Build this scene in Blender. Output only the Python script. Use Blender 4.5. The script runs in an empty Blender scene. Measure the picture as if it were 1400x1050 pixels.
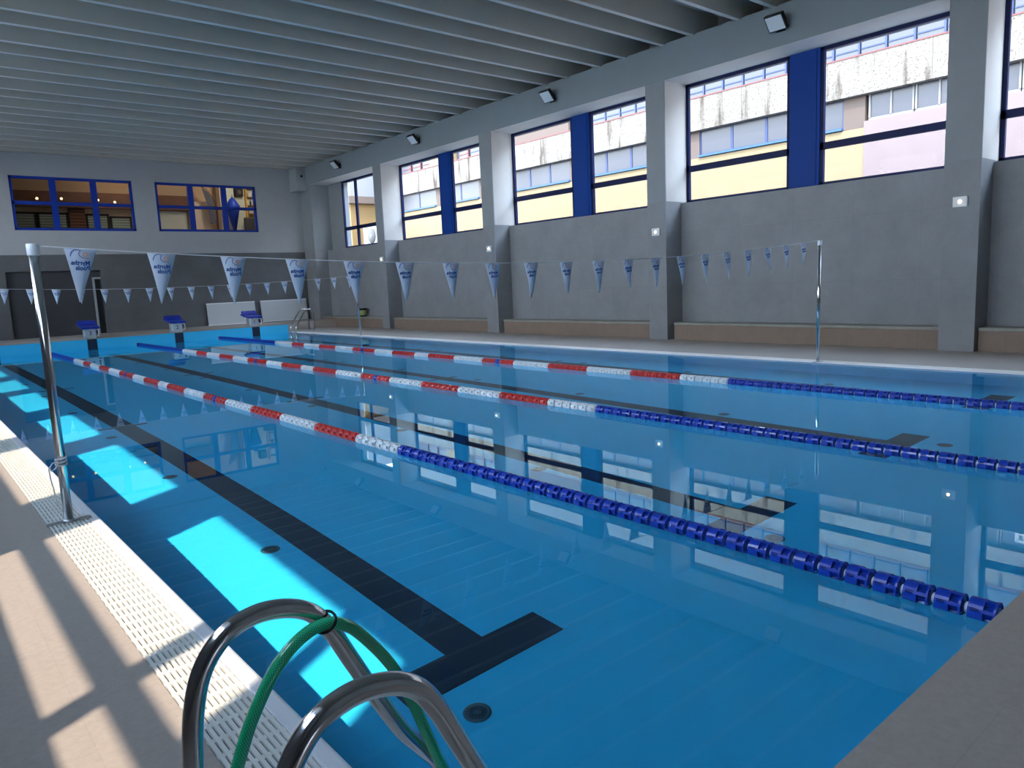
import bpy, bmesh, math, random
from mathutils import Vector, Matrix
random.seed(7)
sc = bpy.context.scene
COL = sc.collection
PI = math.pi

# ------------------------------------------------------------------ materials
def new_mat(name):
    m = bpy.data.materials.new(name); m.use_nodes = True
    nt = m.node_tree; nt.nodes.clear()
    out = nt.nodes.new('ShaderNodeOutputMaterial')
    return m, nt, out

def pbr(name, col, rough=0.6, metal=0.0, noise=None, bump=None, spec=0.5, col2=None, coat=0.0, emit=None):
    """Principled material; noise=(scale, amount) mottles the colour, bump=(scale, strength) roughens it."""
    m, nt, out = new_mat(name)
    b = nt.nodes.new('ShaderNodeBsdfPrincipled')
    b.inputs['Base Color'].default_value = (*col, 1)
    b.inputs['Roughness'].default_value = rough
    b.inputs['Metallic'].default_value = metal
    b.inputs['Specular IOR Level'].default_value = spec
    b.inputs['Coat Weight'].default_value = coat
    if emit:
        b.inputs['Emission Color'].default_value = (*emit[0], 1)
        b.inputs['Emission Strength'].default_value = emit[1]
    nt.links.new(b.outputs[0], out.inputs[0])
    if noise or bump:
        tc = nt.nodes.new('ShaderNodeTexCoord')
    if noise:
        n = nt.nodes.new('ShaderNodeTexNoise'); n.inputs['Scale'].default_value = noise[0]
        n.inputs['Detail'].default_value = 6; n.inputs['Roughness'].default_value = .65
        nt.links.new(tc.outputs['Object'], n.inputs['Vector'])
        r = nt.nodes.new('ShaderNodeValToRGB')
        a = noise[1]
        c2 = col2 or tuple(c * (1 - a) for c in col)
        c1 = tuple(min(1, c * (1 + a * .6)) for c in col)
        r.color_ramp.elements[0].position = .3; r.color_ramp.elements[0].color = (*c2, 1)
        r.color_ramp.elements[1].position = .7; r.color_ramp.elements[1].color = (*c1, 1)
        nt.links.new(n.outputs['Fac'], r.inputs['Fac'])
        nt.links.new(r.outputs['Color'], b.inputs['Base Color'])
    if bump:
        n2 = nt.nodes.new('ShaderNodeTexNoise'); n2.inputs['Scale'].default_value = bump[0]
        n2.inputs['Detail'].default_value = 4
        nt.links.new(tc.outputs['Object'], n2.inputs['Vector'])
        bp = nt.nodes.new('ShaderNodeBump'); bp.inputs['Strength'].default_value = bump[1]
        bp.inputs['Distance'].default_value = .01
        nt.links.new(n2.outputs['Fac'], bp.inputs['Height'])
        nt.links.new(bp.outputs['Normal'], b.inputs['Normal'])
    return m

def tiled(name, col, tx, ty, axes='XY', joint=.004, jcol=.72, rough=.5, noise=(3., .12), vary=.04, offset=0.0):
    """Stone or tile slabs with thin joints laid on an axis-aligned plane."""
    m, nt, out = new_mat(name)
    b = nt.nodes.new('ShaderNodeBsdfPrincipled'); b.inputs['Roughness'].default_value = rough
    b.inputs['Specular IOR Level'].default_value = .3
    nt.links.new(b.outputs[0], out.inputs[0])
    tc = nt.nodes.new('ShaderNodeTexCoord')
    sep = nt.nodes.new('ShaderNodeSeparateXYZ'); nt.links.new(tc.outputs['Object'], sep.inputs[0])
    cmb = nt.nodes.new('ShaderNodeCombineXYZ')
    for k, a in enumerate(axes):
        nt.links.new(sep.outputs['XYZ'.index(a)], cmb.inputs[k])
    br = nt.nodes.new('ShaderNodeTexBrick')
    br.offset = offset; br.offset_frequency = 2
    br.inputs['Scale'].default_value = 1
    br.inputs['Brick Width'].default_value = tx; br.inputs['Row Height'].default_value = ty
    br.inputs['Mortar Size'].default_value = joint; br.inputs['Mortar Smooth'].default_value = .3
    br.inputs['Color1'].default_value = (*[c * (1 + vary) for c in col], 1)
    br.inputs['Color2'].default_value = (*[c * (1 - vary) for c in col], 1)
    br.inputs['Mortar'].default_value = (*[c * jcol for c in col], 1)
    nt.links.new(cmb.outputs[0], br.inputs['Vector'])
    n = nt.nodes.new('ShaderNodeTexNoise'); n.inputs['Scale'].default_value = noise[0]; n.inputs['Detail'].default_value = 8
    n.inputs['Roughness'].default_value = .7
    nt.links.new(tc.outputs['Object'], n.inputs['Vector'])
    mr = nt.nodes.new('ShaderNodeMapRange'); mr.inputs[1].default_value = .25; mr.inputs[2].default_value = .75
    mr.inputs[3].default_value = 1 - noise[1]; mr.inputs[4].default_value = 1 + noise[1]
    nt.links.new(n.outputs['Fac'], mr.inputs[0])
    mx = nt.nodes.new('ShaderNodeMix'); mx.data_type = 'RGBA'; mx.blend_type = 'MULTIPLY'; mx.inputs[0].default_value = 1
    nt.links.new(br.outputs['Color'], mx.inputs[6]); nt.links.new(mr.outputs[0], mx.inputs[7])
    nt.links.new(mx.outputs[2], b.inputs['Base Color'])
    return m

def glass_mat(name, tint=(1, 1, 1), refl=1.0):
    m, nt, out = new_mat(name)
    t = nt.nodes.new('ShaderNodeBsdfTransparent'); t.inputs[0].default_value = (*tint, 1)
    g = nt.nodes.new('ShaderNodeBsdfGlossy'); g.inputs['Roughness'].default_value = 0
    f = nt.nodes.new('ShaderNodeLayerWeight'); f.inputs['Blend'].default_value = .5
    pw = nt.nodes.new('ShaderNodeMath'); pw.operation = 'POWER'; pw.inputs[1].default_value = 5
    mu = nt.nodes.new('ShaderNodeMath'); mu.operation = 'MULTIPLY_ADD'; mu.inputs[1].default_value = .8 * refl; mu.inputs[2].default_value = .035 * refl
    x = nt.nodes.new('ShaderNodeMixShader')
    nt.links.new(f.outputs['Facing'], pw.inputs[0]); nt.links.new(pw.outputs[0], mu.inputs[0]); nt.links.new(mu.outputs[0], x.inputs[0])
    nt.links.new(t.outputs[0], x.inputs[1]); nt.links.new(g.outputs[0], x.inputs[2])
    nt.links.new(x.outputs[0], out.inputs[0])
    return m

def water_mat():
    m, nt, out = new_mat('pool_water')
    g = nt.nodes.new('ShaderNodeBsdfGlass'); g.inputs['IOR'].default_value = 1.333
    g.inputs['Roughness'].default_value = 0; g.inputs['Color'].default_value = (.83, .985, 1, 1)
    nt.links.new(g.outputs[0], out.inputs[0])
    return m

def spandrel_mat():
    """Pebble-dash concrete with cracks, panel joints and brown run-off stains."""
    m, nt, out = new_mat('rough_concrete')
    b = nt.nodes.new('ShaderNodeBsdfPrincipled'); b.inputs['Roughness'].default_value = .9
    nt.links.new(b.outputs[0], out.inputs[0])
    tc = nt.nodes.new('ShaderNodeTexCoord')
    v = nt.nodes.new('ShaderNodeTexVoronoi'); v.inputs['Scale'].default_value = 9
    nt.links.new(tc.outputs['Object'], v.inputs['Vector'])
    n = nt.nodes.new('ShaderNodeTexNoise'); n.inputs['Scale'].default_value = 24; n.inputs['Detail'].default_value = 8
    nt.links.new(tc.outputs['Object'], n.inputs['Vector'])
    r = nt.nodes.new('ShaderNodeValToRGB')
    r.color_ramp.elements[0].position = .35; r.color_ramp.elements[0].color = (.085, .060, .042, 1)
    r.color_ramp.elements[1].position = .46; r.color_ramp.elements[1].color = (.19, .172, .148, 1)
    nt.links.new(n.outputs['Fac'], r.inputs['Fac'])
    # stains: streaks stretched along Z, kept to patches
    mp = nt.nodes.new('ShaderNodeMapping'); mp.inputs['Scale'].default_value = (1, 2.2, .35)
    nt.links.new(tc.outputs['Object'], mp.inputs['Vector'])
    s = nt.nodes.new('ShaderNodeTexNoise'); s.inputs['Scale'].default_value = 1.3; s.inputs['Detail'].default_value = 5
    nt.links.new(mp.outputs[0], s.inputs['Vector'])
    sr = nt.nodes.new('ShaderNodeMapRange'); sr.inputs[1].default_value = .56; sr.inputs[2].default_value = .68
    nt.links.new(s.outputs['Fac'], sr.inputs[0])
    mx = nt.nodes.new('ShaderNodeMix'); mx.data_type = 'RGBA'
    nt.links.new(sr.outputs[0], mx.inputs[0]); nt.links.new(r.outputs['Color'], mx.inputs[6])
    mx.inputs[7].default_value = (.06, .043, .03, 1)
    nt.links.new(mx.outputs[2], b.inputs['Base Color'])
    bp = nt.nodes.new('ShaderNodeBump'); bp.inputs['Strength'].default_value = .5; bp.inputs['Distance'].default_value = .02
    nt.links.new(v.outputs['Distance'], bp.inputs['Height']); nt.links.new(bp.outputs[0], b.inputs['Normal'])
    return m

def stripes_mat(name, c1, c2, axis, period, duty=.5, rough=.6):
    m, nt, out = new_mat(name)
    b = nt.nodes.new('ShaderNodeBsdfPrincipled'); b.inputs['Roughness'].default_value = rough
    nt.links.new(b.outputs[0], out.inputs[0])
    tc = nt.nodes.new('ShaderNodeTexCoord'); sep = nt.nodes.new('ShaderNodeSeparateXYZ')
    nt.links.new(tc.outputs['Object'], sep.inputs[0])
    md = nt.nodes.new('ShaderNodeMath'); md.operation = 'PINGPONG'; md.inputs[1].default_value = period / 2
    nt.links.new(sep.outputs['XYZ'.index(axis)], md.inputs[0])
    gt = nt.nodes.new('ShaderNodeMath'); gt.operation = 'GREATER_THAN'; gt.inputs[1].default_value = period / 2 * duty
    nt.links.new(md.outputs[0], gt.inputs[0])
    mx = nt.nodes.new('ShaderNodeMix'); mx.data_type = 'RGBA'
    nt.links.new(gt.outputs[0], mx.inputs[0]); mx.inputs[6].default_value = (*c1, 1); mx.inputs[7].default_value = (*c2, 1)
    nt.links.new(mx.outputs[2], b.inputs['Base Color'])
    return m

def hose_mat():
    m, nt, out = new_mat('green_braided_hose')
    b = nt.nodes.new('ShaderNodeBsdfPrincipled'); b.inputs['Roughness'].default_value = .22
    b.inputs['Coat Weight'].default_value = .6; b.inputs['Coat Roughness'].default_value = .08
    nt.links.new(b.outputs[0], out.inputs[0])
    uv = nt.nodes.new('ShaderNodeTexCoord')
    mp = nt.nodes.new('ShaderNodeMapping'); mp.inputs['Scale'].default_value = (1, 1, 1)
    nt.links.new(uv.outputs['UV'], mp.inputs['Vector'])
    w1 = nt.nodes.new('ShaderNodeTexWave'); w1.inputs['Scale'].default_value = 1.0; w1.bands_direction = 'DIAGONAL'
    w2 = nt.nodes.new('ShaderNodeTexWave'); w2.inputs['Scale'].default_value = 1.0; w2.bands_direction = 'DIAGONAL'
    mp2 = nt.nodes.new('ShaderNodeMapping'); mp2.inputs['Scale'].default_value = (-1, 1, 1)
    nt.links.new(uv.outputs['UV'], mp2.inputs['Vector'])
    nt.links.new(mp.outputs[0], w1.inputs['Vector']); nt.links.new(mp2.outputs[0], w2.inputs['Vector'])
    mu = nt.nodes.new('ShaderNodeMath'); mu.operation = 'MAXIMUM'
    nt.links.new(w1.outputs['Fac'], mu.inputs[0]); nt.links.new(w2.outputs['Fac'], mu.inputs[1])
    r = nt.nodes.new('ShaderNodeValToRGB')
    r.color_ramp.elements[0].position = .55; r.color_ramp.elements[0].color = (.05, .85, .40, 1)
    r.color_ramp.elements[1].position = .95; r.color_ramp.elements[1].color = (.01, .44, .19, 1)
    nt.links.new(mu.outputs[0], r.inputs['Fac']); nt.links.new(r.outputs['Color'], b.inputs['Base Color'])
    return m

M = {}
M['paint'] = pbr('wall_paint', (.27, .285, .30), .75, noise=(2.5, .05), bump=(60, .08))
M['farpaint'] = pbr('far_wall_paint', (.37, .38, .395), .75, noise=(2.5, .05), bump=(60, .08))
M['lit_reveal'] = pbr('lit_reveal_tone', (.62, .59, .56), .75, noise=(2.5, .04))  # window light put into the colour of reveals and soffit
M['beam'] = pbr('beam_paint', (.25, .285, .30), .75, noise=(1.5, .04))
M['ceil'] = pbr('ceiling_concrete', (.52, .48, .415), .8, noise=(1.2, .06))
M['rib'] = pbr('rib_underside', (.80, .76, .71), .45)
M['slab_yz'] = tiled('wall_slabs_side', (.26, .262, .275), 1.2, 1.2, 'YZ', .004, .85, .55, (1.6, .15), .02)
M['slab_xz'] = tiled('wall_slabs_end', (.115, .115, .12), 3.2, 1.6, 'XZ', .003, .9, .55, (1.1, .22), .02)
M['deck'] = tiled('deck_tiles', (.42, .36, .315), 1.2, .6, 'YX', .002, .93, .6, (38, .10), .01, .5)
M['bench_front'] = tiled('bench_front_tiles', (.25, .18, .14), 1.2, .6, 'YZ', .003, .8, .5, (4, .1), .04)
M['bench_top'] = pbr('bench_top_stone', (.30, .29, .25), .5, noise=(4, .1))
M['liner'] = pbr('pool_liner', (.04, .57, .90), .45, noise=(.6, .03))
M['black'] = pbr('lane_line_black', (.006, .016, .045), .5)
M['coping'] = pbr('white_coping', (.74, .75, .78), .35)
M['grate'] = pbr('white_grating', (.76, .75, .70), .45)
M['pit'] = pbr('gutter_grey', (.16, .16, .16), .8)
M['water'] = water_mat()
M['blueframe'] = pbr('blue_window_frame', (.007, .013, .07), .45, spec=.15)
M['bluepanel'] = pbr('blue_infill_panel', (.004, .045, .25), .5, spec=.15)
M['farframe'] = pbr('bright_blue_frame', (.006, .035, .30), .45, spec=.25)
M['glass'] = glass_mat('window_glass', (.97, .98, .98), .04)
M['steel'] = pbr('polished_steel', (.62, .62, .63), .13, 1.0)
M['steel2'] = pbr('brushed_steel', (.55, .56, .58), .28, 1.0)
M['white'] = pbr('white_plastic', (.78, .79, .82), .4)
M['ropeblue'] = pbr('blue_float', (.006, .045, .44), .3, coat=.3)
M['ropered'] = pbr('red_float', (.62, .022, .018), .35, coat=.3)
M['ropewhite'] = pbr('white_float', (.78, .82, .85), .35, coat=.3)
M['bead'] = pbr('clear_bead', (.86, .89, .92), .25)
M['cable'] = pbr('steel_cable', (.35, .36, .38), .4, 1.0)
def cloth_mat():
    m, nt, out = new_mat('flag_cloth')
    d = nt.nodes.new('ShaderNodeBsdfDiffuse'); d.inputs[0].default_value = (.74, .79, .88, 1)
    t = nt.nodes.new('ShaderNodeBsdfTranslucent'); t.inputs[0].default_value = (.74, .80, .90, 1)
    x = nt.nodes.new('ShaderNodeMixShader'); x.inputs[0].default_value = .4
    nt.links.new(d.outputs[0], x.inputs[1]); nt.links.new(t.outputs[0], x.inputs[2]); nt.links.new(x.outputs[0], out.inputs[0])
    return m
M['cloth'] = cloth_mat()
M['print'] = pbr('blue_print', (.035, .11, .36), .6)
M['orange'] = pbr('orange_print', (.80, .34, .12), .6)
M['cord'] = pbr('white_cord', (.75, .76, .78), .7)
M['blockblue'] = pbr('starting_block_blue', (.008, .032, .34), .4)
M['blockdark'] = pbr('block_post_dark', (.02, .03, .05), .5)
M['blocksteel'] = pbr('block_steel', (.60, .63, .66), .35, .6)
M['flood'] = pbr('floodlight_black', (.012, .012, .014), .45)
M['lens'] = pbr('floodlight_lens', (.75, .78, .80), .15)
M['led'] = pbr('led_glow', (1, .85, .55), .4, emit=((1, .74, .34), 7))
M['dark'] = pbr('dark_panel', (.042, .044, .05), .6, noise=(1.2, .15))
M['black2'] = pbr('matt_black', (.006, .006, .008), .8)
M['panelwhite'] = pbr('white_board', (.50, .51, .53), .6)
M['boxgrey'] = pbr('grey_box', (.36, .38, .39), .6, noise=(1.5, .1))
M['hose'] = hose_mat()
M['inlet'] = pbr('inlet_steel', (.05, .10, .14), .4)
M['inlet2'] = pbr('inlet_slots', (.01, .03, .05), .5)
# exterior and back room
M['ground'] = pbr('asphalt', (.20, .20, .20), .9, noise=(3, .15))
M['yellow'] = pbr('yellow_render', (.235, .172, .095), .9, noise=(1.5, .05))
M['pink'] = pbr('pink_render', (.185, .138, .134), .9, noise=(1.5, .05))
M['spandrel'] = spandrel_mat()
M['tan'] = pbr('tan_pier', (.11, .08, .065), .9)
M['bluesill'] = pbr('blue_sill', (.02, .08, .20), .5)
M['bglass'] = pbr('building_glass', (.05, .05, .062), .3)
M['bglass2'] = pbr('upper_building_glass', (.06, .062, .08), .3)
M['bframe'] = pbr('building_blue_frame', (.018, .035, .11), .5)
M['wframe'] = pbr('building_white_frame', (.19, .18, .17), .6)
M['redtrim'] = pbr('red_coping', (.14, .035, .03), .6)
M['ribbed'] = stripes_mat('ribbed_white_cladding', (.20, .20, .195), (.10, .10, .10), 'Y', .32, .10)
M['pillarwhite'] = pbr('white_pillar', (.19, .19, .20), .8)
M['orangewall'] = pbr('orange_render', (.20, .125, .05), .9)
M['acwhite'] = pbr('ac_white', (.20, .195, .18), .5)
M['acgrey'] = pbr('ac_grille', (.05, .047, .047), .6)
M['beige'] = pbr('beige_plaster', (.50, .36, .24), .9)
M['wood'] = pbr('dark_wood', (.16, .075, .045), .6, noise=(4, .2))
M['plank'] = stripes_mat('plank_cladding', (.24, .10, .04), (.08, .03, .015), 'Z', .12, .25)
M['louvre'] = stripes_mat('green_louvre', (.38, .46, .40), (.16, .22, .19), 'Z', .10, .35)
M['cream'] = pbr('cream_plaster', (.62, .52, .40), .9)
M['palewall'] = pbr('pale_panel', (.52, .56, .50), .7, noise=(.8, .15))
M['yellowpost'] = pbr('ochre_post', (.55, .32, .06), .7)
M['banner'] = pbr('dark_banner', (.03, .03, .05), .7, noise=(9, .5), col2=(.12, .12, .16))
M['lampshade'] = pbr('lamp_glow', (1, .75, .45), .5, emit=((1, .62, .30), 1.2))
M['tublabel'] = pbr('tub_label', (.42, .46, .20), .5)
M['mesh'] = pbr('white_mesh', (.72, .74, .74), .5)

# ------------------------------------------------------------------ mesh builder
class MB:
    def __init__(s):
        s.v = []; s.f = []; s.mi = []; s.mats = []; s.sm = []; s.uv = {}
    def _m(s, m):
        if m not in s.mats: s.mats.append(m)
        return s.mats.index(m)
    def face(s, ids, m, smooth=False):
        s.f.append(ids); s.mi.append(s._m(m)); s.sm.append(smooth)
    def quad(s, pts, m):
        b = len(s.v); s.v += [tuple(p) for p in pts]; s.face(tuple(range(b, b + len(pts))), m)
    def box(s, x0, x1, y0, y1, z0, z1, m, T=None):
        b = len(s.v)
        P = [Vector((x, y, z)) for z in (z0, z1) for y in (y0, y1) for x in (x0, x1)]
        if T: P = [T @ p for p in P]
        s.v += [tuple(p) for p in P]
        for q in ((0, 2, 3, 1), (4, 5, 7, 6), (0, 1, 5, 4), (2, 6, 7, 3), (0, 4, 6, 2), (1, 3, 7, 5)):
            s.face(tuple(b + i for i in q), m)
        return s
    def prism(s, poly, axis, a, b_, m, T=None):
        """poly: 2D points in the other two axes (in xyz order), extruded along axis from a to b_."""
        n = len(poly); b = len(s.v)
        for t in (a, b_):
            for p in poly:
                q = [p[0], p[1]]; q.insert('XYZ'.index(axis), t)
                q = Vector(q)
                if T: q = T @ q
                s.v.append(tuple(q))
        s.face(tuple(range(b, b + n)), m); s.face(tuple(range(b + 2 * n - 1, b + n - 1, -1)), m)
        for i in range(n):
            j = (i + 1) % n
            s.face((b + i, b + j, b + n + j, b + n + i), m)
        return s
    def tube(s, path, r, m, n=12, cap=True, closed=False):
        path = [Vector(p) for p in path]
        N = len(path); b0 = len(s.v)
        up = None; L = 0
        for i, p in enumerate(path):
            if closed: t = path[(i + 1) % N] - path[i - 1]
            else: t = path[min(i + 1, N - 1)] - path[max(i - 1, 0)]
            t.normalize()
            if up is None:
                a = Vector((0, 0, 1)) if abs(t.z) < .9 else Vector((1, 0, 0))
                up = (a - t * a.dot(t)).normalized()
            else:
                up = (up - t * up.dot(t)).normalized()
            sd = t.cross(up)
            if i: L += (p - path[i - 1]).length
            rr = r[i] if isinstance(r, (list, tuple)) else r
            for k in range(n):
                an = 2 * PI * k / n
                s.v.append(tuple(p + (up * math.cos(an) + sd * math.sin(an)) * rr))
                s.uv[len(s.v) - 1] = (L, k / n)
        for i in range(N if closed else N - 1):
            for k in range(n):
                a = b0 + i * n + k; c = b0 + i * n + (k + 1) % n
                i2 = (i + 1) % N
                d = b0 + i2 * n + (k + 1) % n; e = b0 + i2 * n + k
                s.face((a, c, d, e), m, True)
        if cap and not closed:
            s.face(tuple(b0 + k for k in range(n - 1, -1, -1)), m)
            s.face(tuple(b0 + (N - 1) * n + k for k in range(n)), m)
        return s
    def lathe(s, prof, m, c=(0, 0, 0), axis='Z', n=24, smooth=True):
        """prof: (radius, height) list revolved about an axis through c."""
        b = len(s.v); K = len(prof)
        for r, h in prof:
            for k in range(n):
                a = 2 * PI * k / n; x, y = r * math.cos(a), r * math.sin(a)
                q = {'Z': (x, y, h), 'Y': (x, h, y), 'X': (h, x, y)}[axis]
                s.v.append((c[0] + q[0], c[1] + q[1], c[2] + q[2]))
        for i in range(K - 1):
            for k in range(n):
                s.face((b + i * n + k, b + i * n + (k + 1) % n, b + (i + 1) * n + (k + 1) % n, b + (i + 1) * n + k), m, smooth)
        s.face(tuple(b + k for k in range(n - 1, -1, -1)), m)
        s.face(tuple(b + (K - 1) * n + k for k in range(n)), m)
        return s
    def build(s, name, parent=None, at=None, bevel=0, recalc=True, mesh_only=False):
        at = Vector(at) if at is not None else (Vector(parent['_base']) if parent is not None and '_base' in parent else Vector((0, 0, 0)))
        me = bpy.data.meshes.new(name)
        me.from_pydata([tuple(Vector(p) - at) for p in s.v], [], s.f)
        for m in s.mats: me.materials.append(M[m])
        me.polygons.foreach_set('material_index', s.mi)
        me.polygons.foreach_set('use_smooth', s.sm)
        if s.uv:
            l = me.uv_layers.new(name='UVMap')
            for poly in me.polygons:
                us = [s.uv.get(me.loops[li].vertex_index, (0, 0)) for li in poly.loop_indices]
                mx = max(u[1] for u in us)
                for li, u in zip(poly.loop_indices, us):
                    v = u[1] + (1 if mx > .6 and u[1] < .2 else 0)
                    l.data[li].uv = (u[0], v)
        if recalc:
            bm = bmesh.new(); bm.from_mesh(me); bmesh.ops.recalc_face_normals(bm, faces=bm.faces[:]); bm.to_mesh(me); bm.free()
        me.update()
        if mesh_only: return me
        o = bpy.data.objects.new(name, me); COL.objects.link(o)
        if parent is not None:
            o.parent = parent
            o['_base'] = tuple(at)
            pb = Vector(parent['_base']) if '_base' in parent else Vector((0, 0, 0))
            o.location = at - pb
        else:
            o.location = at; o['_base'] = tuple(at)
        if bevel:
            md = o.modifiers.new('edge', 'BEVEL'); md.width = bevel; md.segments = 2; md.limit_method = 'ANGLE'
        return o

def empty(name, at, label, cat, group=None):
    o = bpy.data.objects.new(name, None); COL.objects.link(o); o.location = at; o['_base'] = tuple(at)
    o.empty_display_size = .1
    return tag(o, label, cat, group)
def tag(o, label, cat, group=None, kind=None):
    o['label'] = label; o['category'] = cat
    if group: o['group'] = group
    if kind: o['kind'] = kind
    return o
def struct(o):
    o['kind'] = 'structure'; return o
def copy_tree(o, parent=None):
    c = o.copy(); COL.objects.link(c)
    if parent is not None: c.parent = parent
    for ch in list(o.children): copy_tree(ch, c)
    return c
def arc(c, r, a0, a1, n, plane):
    """points on an arc; plane gives the two axes."""
    out = []
    for i in range(n + 1):
        a = a0 + (a1 - a0) * i / n
        out.append((c[0] + r * math.cos(a), c[1] + r * math.sin(a)))
    return out

# ------------------------------------------------------------------ dimensions (metres, water level z = 0)
XL, XR = -.02, 10.04            # pool water edges
YN, YF = .185, 25.1              # near and far pool walls
ZD = .013                       # side deck level
ZE = .30                        # raised end decks
DEPTH = 1.0
CF = 12.444                     # column front faces, right
CL = -2.2                       # column front faces, left
YW = 28.4                       # far wall
YB = -4.0                       # wall behind the camera
SILL = 3.05
HEAD = 5.627
RIBZ = 6.34
COLS = [(-2.42, -1.90), (3.723, 4.262), (9.901, 10.414), (15.939, 16.46), (22.004, 22.493), (27.45, 28.4)]

# ------------------------------------------------------------------ pool basin
mb = MB()
XU = XL - .298                  # the left wall sits back under the overhanging overflow edge
mb.quad([(XU, YN, -DEPTH), (XR, YN, -DEPTH), (XR, YF, -DEPTH), (XU, YF, -DEPTH)], 'liner')
mb.quad([(XU, YN, -DEPTH), (XU, YF, -DEPTH), (XU, YF, .0), (XU, YN, .0)], 'liner')
mb.quad([(XR, YN, -DEPTH), (XR, YN, .0), (XR, YF, .0), (XR, YF, -DEPTH)], 'liner')
mb.quad([(XL, YF, -DEPTH), (XR, YF, -DEPTH), (XR, YF, ZE - .02), (XL, YF, ZE - .02)], 'liner')
mb.quad([(XL, YN, -DEPTH), (XL, YN, ZE - .02), (XR, YN, ZE - .02), (XR, YN, -DEPTH)], 'liner')
LANES = [1.21, 3.73, 6.28, 8.86]
zl = -DEPTH + .003
for x in LANES:
    mb.box(x - .125, x + .125, 2.25, 22.9, -DEPTH, zl, 'black')
    mb.box(x - .5, x + .5, 2.25, 2.51, -DEPTH, zl + .001, 'black')
    mb.box(x - .5, x + .5, 22.65, 22.91, -DEPTH, zl + .001, 'black')
    for yy in (9.93, 14.95):
        mb.box(x - .30, x + .28, yy - .05, yy + .05, -DEPTH, zl + .001, 'black')
    for yy, s in ((YF, -1), (YN, 1)):
        y2 = yy + s * .004
        mb.box(x - .135, x + .135, min(yy, y2), max(yy, y2), -DEPTH + .25, ZE - .02, 'black')
basin = struct(mb.build('pool_basin', recalc=False))
bm = bmesh.new(); bm.from_mesh(basin.data)
bm.to_mesh(basin.data); bm.free()
basin.cycles.is_caustics_receiver = True

w = MB(); w.quad([(XL - .296, YN, 0), (XR + .296, YN, 0), (XR + .296, YF, 0), (XL - .296, YF, 0)], 'water')
water = w.build('water', recalc=False)
for p in water.data.polygons: p.use_smooth = True
water.cycles.is_caustics_caster = True
tag(water, 'still clear blue water filling the four-lane pool', 'water', kind='stuff')

# floor: side decks, raised end decks
fl = MB()
fl.box(XR + .30, 13.25, YB, YW + .2, -.30, ZD, 'deck')
fl.box(-3.05, XL - .30, YB, YW + .2, -.30, ZD, 'deck')
fl.box(XL - .001, XR + .001, YF + .001, YW + .2, -DEPTH, ZE - .015, 'deck')
fl.box(XL - .30, XR + .30, YF + .02, YW + .2, -.3, ZE - .016, 'deck')
fl.box(XR + .30, 13.2, YF + 1.2, YW + .2, ZD - .05, ZE - .017, 'deck')
fl.box(XL - .30, XR + .30, YF - .015, YW + .2, ZE - .016, ZE, 'deck')
fl.box(XL, XR + .30, YB, .19, -.3, ZE, 'deck')
struct(fl.build('floor'))

# coping and overflow gratings, both long sides
for s, x, nm, side in ((-1, XL, 'trim_1', 'left'), (1, XR, 'trim_2', 'right')):
    m_ = MB()
    prof = [(x + s * .0, .003), (x, .006), (x + s * .006, .014), (x + s * .016, .018), (x + s * .062, .018), (x + s * .066, .010), (x + s * .070, .010), (x + s * .070, .003)]
    m_.prism(prof, 'Y', YN, YF, 'coping')
    # prism wants (x, z) around Y
    struct(m_.build(nm))
    g = MB()
    g.box(min(x + s * .01, x + s * .298), max(x + s * .01, x + s * .298), YN, YF, .0015, .0025, 'pit')
    xa, xb = x + s * .072, x + s * .298
    lo, hi = min(xa, xb), max(xa, xb)
    nsl = 10
    pitch = (hi - lo) / nsl
    for k in range(nsl):
        a = lo + pitch * k + .003
        g.box(a, a + pitch - .009, YN, YF, .006, ZD + .005, 'grate')
    ncr = 250 if s < 0 else 90
    for k in range(ncr):
        yc = YN + .05 + (YF - YN - .1) * k / (ncr - 1)
        g.box(lo, hi, yc - .012, yc + .012, .003, ZD + .0005, 'grate')
    tag(g.build('overflow_grating'), ('white slatted overflow grating between the sunny left deck and the water' if s < 0 else
        'white overflow grating along the right pool edge, below the tiled benches'), 'grating', 'overflow gratings along the pool')

# ------------------------------------------------------------------ walls
def side_wall(s, name, cladding_inner):
    """s=+1 right wall, -1 left wall; X measured from the mirror line of the two column rows."""
    X = (lambda d: CF + d) if s > 0 else (lambda d: CL - d)
    def bx(mb_, d0, d1, y0, y1, z0, z1, m):
        a, b = X(d0), X(d1); mb_.box(min(a, b), max(a, b), y0, y1, z0, z1, m)
    m_ = MB()
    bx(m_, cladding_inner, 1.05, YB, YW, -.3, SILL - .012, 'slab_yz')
    bx(m_, cladding_inner - .005, 1.18, YB, YW, SILL - .012, SILL, 'slab_yz')       # sill
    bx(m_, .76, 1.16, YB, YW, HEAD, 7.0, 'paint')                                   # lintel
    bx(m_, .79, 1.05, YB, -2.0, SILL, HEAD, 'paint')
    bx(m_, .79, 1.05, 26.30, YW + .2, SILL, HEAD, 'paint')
    struct(m_.build(name))
    for i, (a, b) in enumerate(COLS):
        c = MB()
        bx(c, 0, 1.05, a, b, -.05, SILL + .03, 'slab_yz'); bx(c, .004, .84, a + .003, b - .003, SILL + .03, HEAD, 'lit_reveal' if i < 5 else 'paint'); bx(c, .0, .03, a + .002, b - .002, SILL + .03, HEAD, 'paint')  # sides toned lighter and front skin darker, imitating light from the windows
        struct(c.build('column'))
    b_ = MB(); bx(b_, 0, .76, YB, YW, HEAD + .004, RIBZ + .03, 'beam'); bx(b_, .01, .755, YB, YW, HEAD, HEAD + .006, 'lit_reveal'); struct(b_.build('beam'))  # underside strip coloured lighter, as if lit by the windows
    return X, bx

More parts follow.
